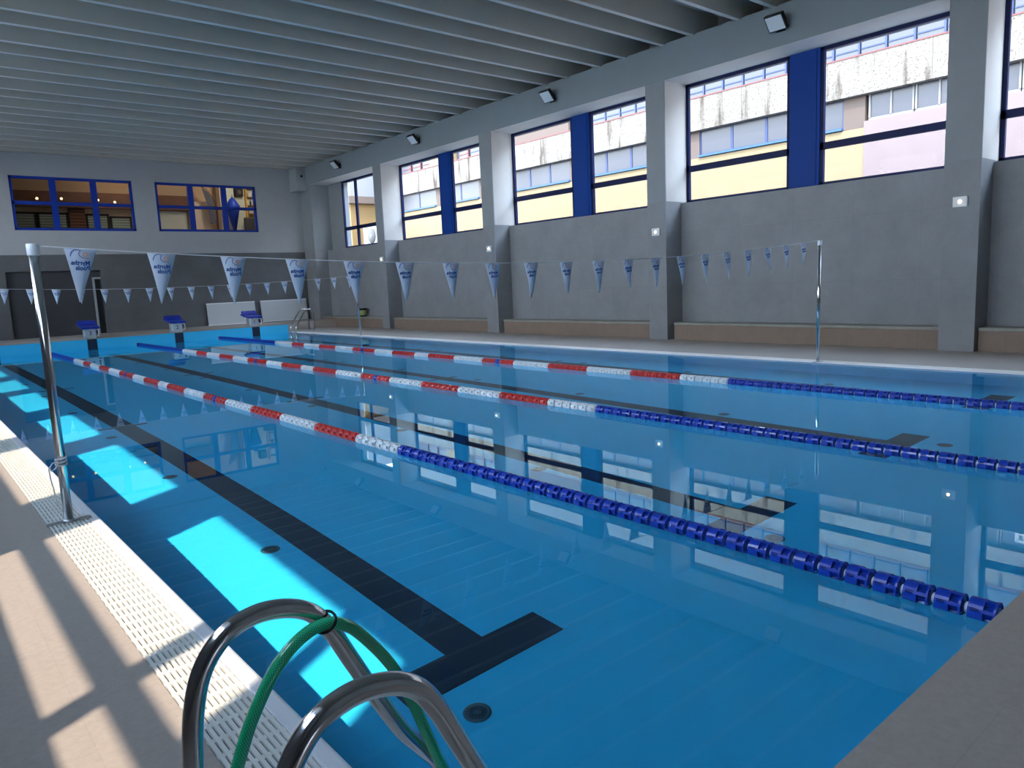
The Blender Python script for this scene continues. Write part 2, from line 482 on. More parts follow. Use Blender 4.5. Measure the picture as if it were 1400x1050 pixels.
winno = [0]
def sash(X, bx, y0, y1, splits=(), name=None):
    """one blue window: frame mesh with an upper and a lower pane as children"""
    winno[0] += 1
    f = MB(); t = .07
    d0, d1 = .77, .84
    bx(f, d0, d1, y0, y0 + t, SILL, HEAD, 'blueframe'); bx(f, d0, d1, y1 - t, y1, SILL, HEAD, 'blueframe')
    bx(f, d0, d1, y0, y1, SILL, SILL + t, 'blueframe'); bx(f, d0, d1, y0, y1, HEAD - t, HEAD, 'blueframe')
    bx(f, d0, d1, y0, y1, 3.735, 3.865, 'blueframe')
    for q in splits: bx(f, d0, d1, q - .06, q + .06, SILL, HEAD, 'blueframe')
    o = struct(f.build('window_%d' % winno[0]))
    for z0, z1 in ((SILL + t, 3.735), (3.865, HEAD - t)):
        p = MB(); bx(p, .80, .81, y0 + t, y1 - t, z0, z1, 'glass'); p.build('pane', parent=o)
def panel(X, bx, y0, y1):
    trimno[0] += 1
    f = MB(); bx(f, .74, .86, y0, y1, SILL, HEAD, 'bluepanel')
    bx(f, .725, .75, y0 + .06, y1 - .06, SILL + .05, HEAD - .05, 'bluepanel'); struct(f.build('trim_%d' % trimno[0]))
trimno = [2]
XRf, bxR = side_wall(1, 'wall_right', .555)
XLf, bxL = side_wall(-1, 'wall_left', .555)
for X, bx in ((XRf, bxR), (XLf, bxL)):
    sash(X, bx, 22.493, 26.30, (25.22,))
    for a, b in ((16.46, 22.004), (10.414, 15.939), (4.262, 9.901), (-1.90, 3.723)):
        mid = (a + b) / 2
        if X is XLf and a < 0:
            sash(X, bx, .34, b, (1.06,)); trimno[0] += 1
            q = MB(); bx(q, .74, 1.05, a, .34, SILL, HEAD, 'paint'); struct(q.build('trim_%d' % trimno[0])); continue
        sash(X, bx, mid + .31, b); panel(X, bx, mid - .31, mid + .31); sash(X, bx, a, mid - .31)

# far wall with two windows onto the room behind, and a dark doorway
WX = [(2.515, 6.157), (6.914, 10.589)]
WZ0, WZ1 = 3.829, 5.574
f = MB()
xs = [-3.3, WX[0][0], WX[0][1], WX[1][0], WX[1][1], 13.6]
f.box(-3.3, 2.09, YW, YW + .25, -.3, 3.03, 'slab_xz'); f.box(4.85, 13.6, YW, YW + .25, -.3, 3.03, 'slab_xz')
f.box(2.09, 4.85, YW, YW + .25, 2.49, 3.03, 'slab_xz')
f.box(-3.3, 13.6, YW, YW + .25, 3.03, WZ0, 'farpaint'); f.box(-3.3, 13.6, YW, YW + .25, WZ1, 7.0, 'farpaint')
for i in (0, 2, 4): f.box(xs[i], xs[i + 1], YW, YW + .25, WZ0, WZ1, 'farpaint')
struct(f.build('wall_far'))
d = MB()
d.box(2.09, 4.85, YW + .14, YW + .20, -.0, 2.49, 'dark'); 
d.box(4.58, 4.64, YW + .05, YW + .14, ZE, 2.22, 'boxgrey'); d.box(4.64, 4.80, YW + .10, YW + .139, ZE, 2.19, 'black2'); d.box(4.58, 4.84, YW + .05, YW + .14, 2.19, 2.25, 'boxgrey')
struct(d.build('door_1'))
for x0, x1 in WX:
    winno[0] += 1
    q = MB(); t = .085
    a, b = YW + .02, YW + .10
    for xx in (x0, x1 - t): q.box(xx, xx + t, a, b, WZ0, WZ1, 'farframe')
    for zz in (WZ0, WZ1 - t): q.box(x0, x1, a, b, zz, zz + t, 'farframe')
    for k in (1, 2):
        xc = x0 + (x1 - x0) * k / 3; q.box(xc - .095, xc + .095, a - .01, b + .01, WZ0, WZ1, 'farframe')
    zc = WZ0 + .52 * (WZ1 - WZ0) - .02
    q.box(x0, x1, a, b, zc - .055, zc + .055, 'farframe')
    o = struct(q.build('window_%d' % winno[0]))
    for k in range(3):
        for z0, z1 in ((WZ0 + t, zc - .055), (zc + .055, WZ1 - t)):
            p = MB(); u0 = x0 + (x1 - x0) * k / 3; u1 = x0 + (x1 - x0) * (k + 1) / 3
            p.box(u0 + .095, u1 - .095, YW + .055, YW + .065, z0, z1, 'glass'); p.build('pane', parent=o)
n_ = MB(); n_.box(-3.3, 13.6, YB - .25, YB, -.3, 7.0, 'paint'); struct(n_.build('wall_near'))

# ceiling: precast double-tee ribs under a slab
c = MB()
c.box(-3.4, 13.62, YB - .25, YW + .25, 6.80, 7.05, 'ceil')
y = 9.13 - 1.84 * 7
ribs = []
while y < YW - .3:
    for yy in (y, y + .77):
        if YB < yy < YW - .15: ribs.append(yy)
    y += 1.84
for yy in ribs:
    c.prism([(yy - .05, RIBZ), (yy + .05, RIBZ), (yy + .085, 6.8), (yy - .085, 6.8)], 'X', -3.1, 13.2, 'ceil')
    c.box(-3.1, 13.2, yy - .05, yy + .05, RIBZ - .004, RIBZ + .001, 'rib')
c.box(-3.1, 13.2, YW - .22, YW, 6.30, 6.8, 'ceil')
struct(c.build('ceiling'))

# benches between the columns on the right
bl = ['low brown-tiled wall bench nearest the camera, right of the nearest column',
      'low brown-tiled wall bench behind the right flag pole, under the two largest windows',
      'low brown-tiled wall bench under the middle pair of windows',
      'low brown-tiled wall bench under the far pair of windows, second from the corner',
      'low brown-tiled wall bench in the far corner, with a small tub standing on it']
for k, (a, b) in enumerate(((-1.88, 3.70), (4.285, 9.80), (10.437, 15.84), (16.483, 21.90), (22.516, 27.35))):
    e = empty('bench', (12.75, (a + b) / 2, ZD), bl[k], 'bench', 'built-in benches along the window wall')
    q = MB(); q.box(12.56, 12.995, a, b, ZD, .345, 'bench_front'); q.build('base', parent=e)
    q = MB(); q.box(12.54, 12.995, a, b, .345, .40, 'bench_top'); q.build('seat', parent=e, bevel=.008)

# ------------------------------------------------------------------ lane ropes
def float_mesh(mat, kind):
    """a lane float: hub, centre disc, end rings and a drum whose cut-outs alternate between its two halves"""
    q = MB(); L = .052; R = .055
    q.tube([(0, -L, 0), (0, L, 0)], .034, mat, n=14)
    q.lathe([(.016, -.004), (R - .004, -.004), (R - .004, .004), (.016, .004)], mat, axis='Y', n=24, smooth=False)
    NS = 6; SUB = 4
    ys = [-L, -.043, -.006, .008, .042, L]
    bm = bmesh.new(); n = NS * SUB
    ring = [[bm.verts.new((R * math.cos(2 * PI * k / n), y, R * math.sin(2 * PI * k / n))) for k in range(n)] for y in ys]
    for i in range(len(ys) - 1):
        for k in range(n):
            sec, sub = divmod(k, SUB)
            if i == 1 and sub in (0, 1, 2) : 
                if sub < 2 or kind == 'open': continue
            if i == 3 and sub == 3: continue
            bm.faces.new((ring[i][k], ring[i + 1][k], ring[i + 1][(k + 1) % n], ring[i][(k + 1) % n]))
    bmesh.ops.recalc_face_normals(bm, faces=bm.faces[:])
    bmesh.ops.solidify(bm, geom=bm.faces[:], thickness=.004)
    bm.verts.index_update()
    b = len(q.v); q.v += [tuple(v.co) for v in bm.verts]
    for fc in bm.faces: q.face(tuple(b + v.index for v in fc.verts), mat, False)
    bm.free()
    for k in range(NS):
        a0 = 2 * PI * (k + .88) / NS
        q.box(.014, R - .003, -L * .95, L * .95, -.002, .002, mat, Matrix.Rotation(-a0, 4, 'Y'))
    q.lathe([(.008, L), (.022, L + .004), (.027, L + .013), (.022, L + .022), (.008, L + .026)], 'bead', axis='Y', n=10)
    return q
FM = {'b': float_mesh('ropeblue', 'open'), 'r': float_mesh('ropered', 'close'), 'w': float_mesh('ropewhite', 'close')}
REDS = [(5.85, 6.77), (7.64, 8.53), (9.43, 10.33), (11.27, 12.2), (12.65, 13.55), (14.4, 15.4), (16.3, 17.25), (18.1, 18.95)]
def rope_colour(y):
    if y < 4.97 or y > 20.05: return 'b'
    if abs(y - 9.9) < .066 or abs(y - 14.95) < .066: return 'b'
    return 'r' if any(a <= y < b for a, b in REDS) else 'w'
RX = [2.416, 4.963, 7.511]
RL = ['red, white and blue floating lane rope nearest the camera',
      'red, white and blue floating lane rope in the middle of the three',
      'red, white and blue floating lane rope nearest the window wall']
fmesh = {k: q.build('float', mesh_only=True) for k, q in FM.items()}
ZR = .02
for i, x in enumerate(RX):
    e = empty('lane_rope', (x, 12.6, ZR), RL[i], 'lane rope', 'lane ropes floating in the pool')
    q = MB(); q.tube([(x, YN + .0, ZR + .03), (x, .5, ZR), (x, 24.75, ZR), (x, YF - .0, ZR + .05)], .005, 'cable', n=8); q.build('cable', parent=e)
    far = MB()
    y = .415; n = 0
    while y < 24.85:
        k = rope_colour(y)
        if n < 99:
            o = bpy.data.objects.new('float', fmesh[k]); COL.objects.link(o); o.parent = e
            o.location = (0, y - 12.6, 0); o.rotation_euler = (0, random.uniform(-.06, .06) + (.5 if k != 'b' else .25), 0)
        else:
            s_ = FM[k]; b = len(far.v); R_ = Matrix.Rotation(random.uniform(-.06, .06) + .4, 3, 'Y')
            far.v += [tuple(R_ @ Vector(p) + Vector((x, y, ZR))) for p in s_.v]
            for fc, mi, sm in zip(s_.f, s_.mi, s_.sm): far.face(tuple(b + t for t in fc), s_.mats[mi], sm)
        y += .130; n += 1
    o = far.build('floats', parent=e, recalc=False); o['kind'] = 'stuff'
    if i > 0:
        q = MB(); q.tube([(x, 24.87, ZR), (x, 24.93, ZR + .01)], [.05, .035], 'ropered', n=16); q.build('end_cap', parent=e)

# ------------------------------------------------------------------ flag poles
def pole(base, top, r, label, tie=False):
    e = empty('flag_pole', base, label, 'flag pole', 'steel poles carrying the backstroke flag lines')
    b, t = Vector(base), Vector(top)
    q = MB(); q.tube([b, b.lerp(t, .5), t - Vector((0, 0, .05))], r, 'steel', n=24); q.build('shaft', parent=e)
    dz = Vector((0, 0, 1))
    q = MB(); q.lathe([(r + .007, -.075), (r + .008, -.07), (r + .008, -.004), (r + .004, 0)], 'white', c=tuple(t), n=24); q.build('cap', parent=e)
    q = MB(); q.box(b.x - .13, b.x + .13, b.y - .02, b.y + .02, b.z - .004, b.z + .008, 'steel2')
    q.lathe([(r + .012, 0), (r + .012, .012), (r + .003, .02)], 'steel2', c=tuple(b), n=20); q.build('base_plate', parent=e)
    return e
p1b, p1t = (-.195, 5.02, ZD + .006), (-.197, 5.02, 1.853)
p1 = pole(p1b, p1t, .028, 'tall steel flag pole standing on the sunny left grating')
p2b, p2t = (10.12, 5.154, ZD + .006), (10.137, 5.154, 1.895)
p2 = pole(p2b, p2t, .026, 'steel flag pole at the right end of the near flags')
p3b, p3t = (10.17, 19.95, ZD + .006), (10.13, 19.95, 1.875)
p3 = pole(p3b, p3t, .026, 'thin distant steel flag pole at the right end of the far flags')
p4 = None
# white cord tied round the left pole
q = MB()
for k, zz in enumerate((.415, .435, .452)):
    q.tube([(-.196 + .033 * math.cos(a), 5.02 + .033 * math.sin(a), zz + .006 * math.sin(a + k)) for a in [2 * PI * j / 20 for j in range(20)]], .005, 'cord', n=6, closed=True)
q.tube([(-.215, 4.99, .44), (-.25, 4.985, .435), (-.275, 4.985, .40), (-.272, 4.985, .34), (-.262, 4.985, .26), (-.255, 4.985, .19), (-.245, 4.985, .13)], .004, 'cord', n=6)
q.tube([(-.215, 4.99, .43), (-.24, 4.985, .395), (-.262, 4.98, .385), (-.27, 4.98, .41)], .004, 'cord', n=6)
tag(q.build('cord', at=(-.196, 5.02, .43)), 'white cord knotted round the left flag pole, its end hanging', 'cord')

# ------------------------------------------------------------------ flag lines
def text_mesh(txt, size, mat):
    cu = bpy.data.curves.new('lettering', 'FONT'); cu.body = txt; cu.size = size; cu.align_x = 'LEFT'
    cu.extrude = .0005; cu.offset = .0014; cu.resolution_u = 3; cu.space_character = 1.02
    o = bpy.data.objects.new('lettering', cu)
    me = bpy.data.meshes.new_from_object(o)
    bpy.data.objects.remove(o); bpy.data.curves.remove(cu)
    return me
def ribbon(q, pts, wd, mat):
    """flat stroke in the x-z plane, 1 mm thick"""
    n = len(pts)
    L = []
    for i, p in enumerate(pts):
        a = Vector(pts[max(i - 1, 0)]); b = Vector(pts[min(i + 1, n - 1)]); t = (b - a).normalized(); nn = Vector((-t.y, t.x))
        w_ = wd[i] if isinstance(wd, list) else wd
        L.append((Vector(p) + nn * w_ / 2, Vector(p) - nn * w_ / 2))
    for i in range(n - 1):
        (a, b), (c_, d_) = L[i], L[i + 1]
        q.prism([tuple(a), tuple(b), tuple(d_), tuple(c_)], 'Y', -.0006, .0006, mat)
def logo_print():
    """wave, sun and two lines of lettering; reads correctly from the far (+Y) side"""
    q = MB()
    # drawn as seen from +Y (u to the right there = -x), u from -.06 to .06
    U = lambda u, z: (-u, z)
    wave = []
    for i in range(13):
        a = PI * 1.05 - PI * .82 * i / 12
        wave.append(U(.030 + .030 * math.cos(a) - .0, -.047 + .033 * math.sin(a) * 1.0))
    # seen from the front the crest curls to the left, so mirror u
    wave = [(-p[0] , p[1]) for p in wave]
    wave = [(p[0] * -1, p[1]) for p in wave]
    pts = []
    for u, z in ((.062, -.056), (.060, -.040), (.053, -.024), (.040, -.013), (.024, -.010), (.010, -.013), (.002, -.019)): pts.append(U(u, z))
    ribbon(q, pts, [.004, .005, .005, .005, .004, .004, .003], 'print')
    pts = [U(u, z) for u, z in ((.002, -.019), (.012, -.027), (.013, -.040), (.006, -.052), (-.008, -.060), (-.026, -.064), (-.048, -.066))]
    ribbon(q, pts, [.003, .004, .004, .004, .004, .003, .002], 'print')
    cx, cz = U(-.026, -.040)
    ring = [(cx + .010 * math.cos(a), cz + .010 * math.sin(a)) for a in [2 * PI * k / 16 for k in range(17)]]
    ribbon(q, ring, .0035, 'orange')
    for k in range(8):
        a = 2 * PI * k / 8 + .2
        ribbon(q, [(cx + .013 * math.cos(a), cz + .013 * math.sin(a)), (cx + .019 * math.cos(a), cz + .019 * math.sin(a))], .0035, 'orange')
    me = q.build('printed_logo', mesh_only=True)
    bm = bmesh.new(); bm.from_mesh(me)
    pi = list(me.materials).index(M['print'])
    for txt, u0, z0 in (('Myrtha', -.052, -.108), ('Pools', -.052, -.142)):
        tm = text_mesh(txt, .040, 'print')
        w_ = max(v.co.x for v in tm.vertices)
        sx = (.112 / w_) if txt == 'Myrtha' else (.086 / w_)
        k0 = len(bm.verts)
        vs = [bm.verts.new((-(u0 + v.co.x * sx), v.co.z * 1.2, z0 + v.co.y)) for v in tm.vertices]
        for p in tm.polygons:
            try:
                fc = bm.faces.new([vs[t] for t in p.vertices]); fc.material_index = pi
            except ValueError: pass
        bpy.data.meshes.remove(tm)
    bmesh.ops.recalc_face_normals(bm, faces=bm.faces[:])
    bm.to_mesh(me); bm.free()
    return me
LOGO = logo_print()
def pennant_mesh(w, h, tipdx, curl, seed):
    q = MB(); rn = random.Random(seed); th = .0008
    rows = 9; ph = rn.uniform(0, 6); amp = rn.uniform(.002, .006)
    R_ = []
    for i in range(rows):
        t = i / (rows - 1)
        hw = (w / 2) * (1 - t) ** 1.0 + .0025
        cx = tipdx * t ** 1.6
        z = -h * t
        yb = amp * math.sin(t * 5 + ph) * t + curl * t ** 3
        R_.append([(cx - hw, yb, z), (cx, yb + amp * .6 * t, z), (cx + hw, yb - curl * .4 * t * t, z)])
    for s in (1, -1):
        for i in range(rows):
            for p in R_[i]: q.v.append((p[0], p[1] + s * th, p[2]))
    o = rows * 3
    for i in range(rows - 1):
        for k in range(2):
            a = i * 3 + k
            q.face((a, a + 1, a + 4, a + 3), 'cloth', True); q.face((o + a, o + a + 3, o + a + 4, o + a + 1), 'cloth', True)
    for i in range(rows - 1):
        for k, (p_, r_) in enumerate(((0, 3), (2, 5))):
            a = i * 3 + p_; b = i * 3 + r_
            q.face((a, b, o + b, o + a), 'cloth')
    q.face((0, 1, o + 1, o), 'cloth'); q.face((1, 2, o + 2, o + 1), 'cloth')
    return q
def flag_line(name, A, B, sag_fn, centres, label, y_of, logo=True):
    e = empty(name, ((A[0] + B[0]) / 2, (A[1] + B[1]) / 2, sag_fn(4.6)), label, 'flag line', 'backstroke flag lines over the pool')
    base = Vector(e['_base'])
    pts = []
    for i in range(61):
        x = A[0] + (B[0] - A[0]) * i / 60; pts.append((x, y_of(x), sag_fn(x)))
    q = MB(); q.tube(pts, .0035, 'cord', n=6); q.build('cord', parent=e)
    tip = [-.012, -.01, 0, .012, .018, .012, .013, .014, .006, .005, .003, -.004, -.003, .03, -.02, .03, 0, .05, 0, .01]
    ang = math.atan2(B[1] - A[1], B[0] - A[0])
    for i, x in enumerate(centres):
        q = pennant_mesh(.187, .352, tip[i % 20] if logo else 0, (i * 37 % 11 - 5) * .006 if i > 3 else .004, i * 5 + (0 if logo else 1))
        me = q.build('pennant', mesh_only=True)
        o = bpy.data.objects.new('pennant', me); COL.objects.link(o); o.parent = e
        slope = (sag_fn(x + .05) - sag_fn(x - .05)) / .1
        o.location = Vector((x, y_of(x), sag_fn(x))) - base
        o.rotation_euler = (0, -math.atan(slope), ang)
        l = bpy.data.objects.new('printed_logo', LOGO); COL.objects.link(l); l.parent = o
        l.location = (.004, 0, .002)
        l.scale = (1, 4, 1)
    return e
sag1 = lambda x: 1.660 + (.0084 if x < 4.45 else .0074) * (x - 4.45) ** 2
flag_line('flag_line', p1t, p2t, sag1, [.0685 + .5035 * i for i in range(20)],
          'near line of large white pennants strung between the left and right poles', lambda x: 5.02 + (x + .2) / 10.34 * .134)
sag2 = lambda x: 1.708 + (.0080 if x < 4.8 else .0055) * (x - 4.8) ** 2
flag_line('flag_line', (-.35, 19.95, 1.9), p3t, sag2, [.107 + .5155 * i for i in range(20)],
          'far line of small white triangular pennants hanging in front of the far end wall', lambda x: 19.95, False)

# ------------------------------------------------------------------ starting blocks
def digit_mesh(txt):
    return text_mesh(txt, .17, 'black2')
SB = [('3', LANES[1]), ('2', LANES[2]), ('1', LANES[3])]
SBL = {'3': 'blue starting block numbered 3, leftmost of the three on the far pool wall',
       '2': 'blue starting block numbered 2, between its two neighbours on the far pool wall',
       '1': 'blue starting block numbered 1, in front of the white boards on the far wall'}
for txt, x in SB:
    y0 = YF + .02
    e = empty('starting_block', (x, y0 + .3, ZE), SBL[txt], 'starting block', 'starting blocks on the far pool wall')
    q = MB(); q.box(x - .15, x + .15, y0 + .06, y0 + .46, ZE, .60, 'blocksteel'); q.build('pedestal', parent=e, bevel=.01)
    q = MB()
    Tt = Matrix.Translation((x, y0 + .02, .60)) @ Matrix.Rotation(math.radians(8), 4, 'X')
    q.prism([(-.25, .0), (.25, .0), (.26, .02), (.26, .055), (-.26, .055), (-.26, .02)], 'Y', -.06, .64, 'blockblue', Tt)
    q.build('platform', parent=e, bevel=.006)
    q = MB()
    T2 = Matrix.Translation((x, y0 + .50, .74)) @ Matrix.Rotation(math.radians(32), 4, 'X')
    q.box(-.25, .25, -.10, .12, -.01, .05, 'blockblue', T2); q.box(-.2, -.16, -.02, .03, -.12, 0, 'blockblue', T2); q.box(.16, .2, -.02, .03, -.12, 0, 'blockblue', T2)
    q.build('foot_wedge', parent=e, bevel=.005)
    for s in (-1, 1):
        q = MB(); hx = x + s * .20
        q.tube([(x + s * .15, y0 + .04, .56), (hx, y0 - .03, .57), (hx, y0 - .06, .54), (hx, y0 - .06, .40), (hx, y0 - .03, .37), (x + s * .15, y0 + .06, .36)], .014, 'white', n=8); q.build('handle', parent=e)
    q = MB(); q.box(x - .14, x + .14, y0 + .045, y0 + .06, .36, .57, 'blocksteel')
    np_ = q.build('number_plate', parent=e)
    dm = digit_mesh(txt)
    for v in dm.vertices: v.co = Vector((v.co.x - .05, -v.co.z * 4, v.co.y - .06))
    dm.materials.clear(); dm.materials.append(M['black2'])
    o = bpy.data.objects.new('number', dm); COL.objects.link(o); o.parent = np_
    o.location = Vector((x, y0 + .043, .465)) - Vector(np_['_base'])

# ------------------------------------------------------------------ pool ladders
def ladder(yA, yB, xin, s, label, at, top, ztop, foot):
    """s=+1: deck on the -x side; xin water edge."""
    e = empty('pool_ladder', at, label, 'pool ladder', 'steel pool ladders')
    for yy in (yA, yB):
        pts = []
        pr = foot
        # resample a smooth curve through the profile
        n = len(pr)
        def cr(p0, p1, p2, p3, t):
            return tuple(.5 * ((2 * b) + (-a + c_) * t + (2 * a - 5 * b + 4 * c_ - d_) * t * t + (-a + 3 * b - 3 * c_ + d_) * t ** 3) for a, b, c_, d_ in zip(p0, p1, p2, p3))
        for i in range(n - 1):
            for k in range(6):
                pts.append(cr(pr[max(i - 1, 0)], pr[i], pr[i + 1], pr[min(i + 2, n - 1)], k / 6))
        pts.append(pr[-1])
        q = MB(); q.tube([(xin + s * u, yy, z) for u, z in pts], .0215, 'steel', n=20); rl = q.build('rail', parent=e)
        q = MB(); fx = xin + s * pr[0][0]
        q.lathe([(.05, 0), (.05, .006), (.026, .02)], 'steel2', c=(fx, yy, ZD), n=20); q.build('flange', parent=rl)
    for z in (-.30, -.60, -.90):
        q = MB(); q.box(min(xin + s * .03, xin + s * .11), max(xin + s * .03, xin + s * .11), min(yA, yB), max(yA, yB), z - .015, z + .015, 'steel2'); q.build('tread', parent=e)
    return e
prof = [(-.595, ZD), (-.588, .25), (-.575, .50), (-.562, .62), (-.535, .705), (-.485, .762), (-.420, .785), (-.350, .778), (-.290, .748), (-.245, .690), (-.200, .600), (-.140, .480), (-.075, .360), (-.02, .285), (.035, .20), (.055, .08), (.06, -.30), (.06, -.95)]
ladder(.97, .53, .0, 1, 'bent steel pool ladder rails in the foreground, with a green hose tied on', (-.3, .75, ZD), .8, .8, prof)
prof2 = [(-.64, ZD), (-.64, .60), (-.62, .72), (-.54, .80), (-.44, .81), (-.34, .78), (-.20, .58), (-.05, .36), (.02, .26), (.06, .1), (.06, -.3), (.06, -.9)]
ladder(24.25, 24.70, XR - .02, -1, 'distant steel pool ladder in the far right corner of the pool', (10.3, 24.5, ZD), .8, .8, prof2)

# green hose tied to the ladder
hp = [(-1.10, .40, .03), (-.85, .70, .03), (-.70, .86, .06), (-.60, .925, .20), (-.525, .93, .40), (-.495, .93, .49), (-.455, .93, .58), (-.395, .93, .668), (-.335, .93, .715), (-.275, .93, .728), (-.215, .935, .70), (-.155, .94, .63), (-.10, .94, .545), (-.055, .94, .44), (-.02, .93, .33), (.03, .92, .18), (.10, .91, 0.0), (.18, .90, -.25)]
def smooth_path(pr, k=6):
    pts = []; n = len(pr)
    for i in range(n - 1):
        P = [Vector(pr[max(i - 1, 0)]), Vector(pr[i]), Vector(pr[i + 1]), Vector(pr[min(i + 2, n - 1)])]
        for j in range(k):
            t = j / k
            pts.append(.5 * ((2 * P[1]) + (P[2] - P[0]) * t + (2 * P[0] - 5 * P[1] + 4 * P[2] - P[3]) * t * t + (3 * P[1] - P[0] - 3 * P[2] + P[3]) * t ** 3))
    pts.append(Vector(pr[-1])); return pts
q = MB(); q.tube(smooth_path(hp), .0145, 'hose', n=16)
for k_ in q.uv: q.uv[k_] = (q.uv[k_][0] * 85, q.uv[k_][1] * 8)
o = q.build('garden_hose', at=(-.6, .92, ZD)); tag(o, 'green braided garden hose arching over the foreground ladder rail', 'hose')
q = MB()
ctr = Vector((-.265, .953, .722))
q.tube([(ctr.x + .0265 * .79 * math.sin(a), ctr.y + .0405 * math.cos(a), ctr.z + .0265 * .61 * math.sin(a)) for a in [2 * PI * j / 24 for j in range(24)]], .0035, 'black2', n=6, closed=True)
tag(q.build('cable_tie', at=tuple(ctr)), 'black cable tie binding the green hose to the ladder rail', 'cable tie')

# ------------------------------------------------------------------ floor inlets in the pool bottom
q = MB()
q.lathe([(.068, 0), (.068, .006), (.058, .010), (.052, .007), (.052, .005)], 'inlet', n=28, smooth=False)
for k in range(16):
    a = 2 * PI * k / 16
    q.box(.022, .046, -.0035, .0035, .006, .009, 'inlet2', Matrix.Rotation(a, 4, 'Z'))
q.lathe([(.018, .005), (.018, .010), (.012, .012)], 'inlet', n=16, smooth=False)
ime = q.build('floor_inlet', mesh_only=True)
IN = [(.93, 'lane beside the left deck'), (3.53, 'second lane from the left deck'),
      (6.53, 'third lane from the left deck'), (9.10, 'lane beside the window wall')]
ordn = ['nearest the camera', 'second from the near end', 'third from the near end', 'fourth from the near end', 'fifth from the near end',
        'fifth from the far end', 'fourth from the far end', 'third from the far end', 'second from the far end', 'nearest the starting blocks']
for x, wh in IN:
    for k in range(10):
        o = bpy.data.objects.new('floor_inlet', ime); COL.objects.link(o); o.location = (x, 2.03 + 2.42 * k, -DEPTH)
        o.cycles.is_caustics_receiver = True
        tag(o, 'round floor inlet %s, in the %s' % (ordn[k], wh), 'inlet', 'round inlets in the pool floor')

# ------------------------------------------------------------------ lights on beam and columns
for k, (yy, wh) in enumerate(((24.85, 'above the small corner window'), (19.55, 'above the far pair of windows'), (13.37, 'above the middle pair of windows'), (7.15, 'above the nearest full pair of windows'))):
    e = empty('floodlight', (CF, yy, 5.98), 'black floodlight on the beam %s' % wh, 'floodlight', 'floodlights along the beam')
    T = Matrix.Translation((CF - .18, yy, 6.02)) @ Matrix.Rotation(math.radians(48), 4, 'Y')
    q = MB(); q.box(-.16, .16, -.185, .185, -.05, .035, 'flood', T)
    q.box(-.12, .12, -.03, .03, .035, .07, 'flood', T); q.build('housing', parent=e, bevel=.012)
    q = MB(); q.box(-.135, .135, -.16, .16, -.056, -.048, 'lens', T); q.build('lens', parent=e)
    q = MB(); q.box(CF - .19, CF, yy - .03, yy + .03, 5.95, 5.98, 'flood'); q.box(CF - .02, CF, yy - .09, yy + .09, 5.88, 6.06, 'flood'); q.build('bracket', parent=e)
for k, (yy, wh) in enumerate(((22.25, 'the column farthest from the camera'), (16.20, 'the second column from the far corner'), (10.17, 'the column left of the right flag pole'), (4.0, 'the column nearest the camera'))):
    e = empty('emergency_light', (CF, yy, 2.43), 'small square wall light glowing on %s' % wh, 'wall light', 'emergency lights on the columns')
    q = MB(); q.box(CF - .035, CF, yy - .11, yy + .11, 2.345, 2.515, 'white'); q.build('housing', parent=e, bevel=.012)
    q = MB(); q.lathe([(.020, -.006), (.024, .0), (.024, .004)], 'led', c=(CF - .039, yy, 2.43), axis='X', n=16); q.build('lamp', parent=e)

# box in the far right top corner, tub on the bench, boards against the far wall
e = empty('junction_box', (12.23, 28.1, 5.42), 'grey box under the beam end in the far top corner', 'box')
q = MB(); q.box(12.02, 12.44, 27.75, 28.398, 5.42, 6.28, 'boxgrey'); q.build('casing', parent=e, bevel=.01)
q = MB(); q.lathe([(.05, 0), (.05, .01)], 'black2', c=(12.26, 27.74, 5.98), axis='Y', n=16); q.build('hole', parent=e)
e = empty('tub', (12.78, 24.5, .40), 'small tub with pale label standing on the far corner bench', 'tub')
q = MB(); q.lathe([(.13, 0), (.15, .28), (.155, .29), (.155, .31), (.14, .31)], 'black2', c=(12.78, 24.5, .40), n=24); q.build('body', parent=e)
q = MB(); q.lathe([(.139, .05), (.152, .24)], 'tublabel', c=(12.775, 24.49, .40), n=24); q.build('label', parent=e)
for x0, x1, lb in ((8.27, 10.12, 'wide white board leaning on the far wall behind starting block 1'), (10.36, 12.28, 'wide white board leaning on the far wall nearest the right corner')):
    e = empty('board', ((x0 + x1) / 2, 28.2, ZE), lb, 'board', 'white boards leaning on the far wall')
    T = Matrix.Translation((0, 28.22, ZE + .0)) @ Matrix.Rotation(math.radians(-7), 4, 'X')
    q = MB(); q.box(x0, x1, -.02, .02, 0.02, .83, 'panelwhite', T); q.build('face', parent=e)
    q = MB(); q.box(x0 - .01, x1 + .01, -.028, .028, .82, .85, 'white', T); q.box(x0 - .01, x1 + .01, -.028, .028, 0.0, .03, 'white', T); q.build('edge_strip', parent=e)

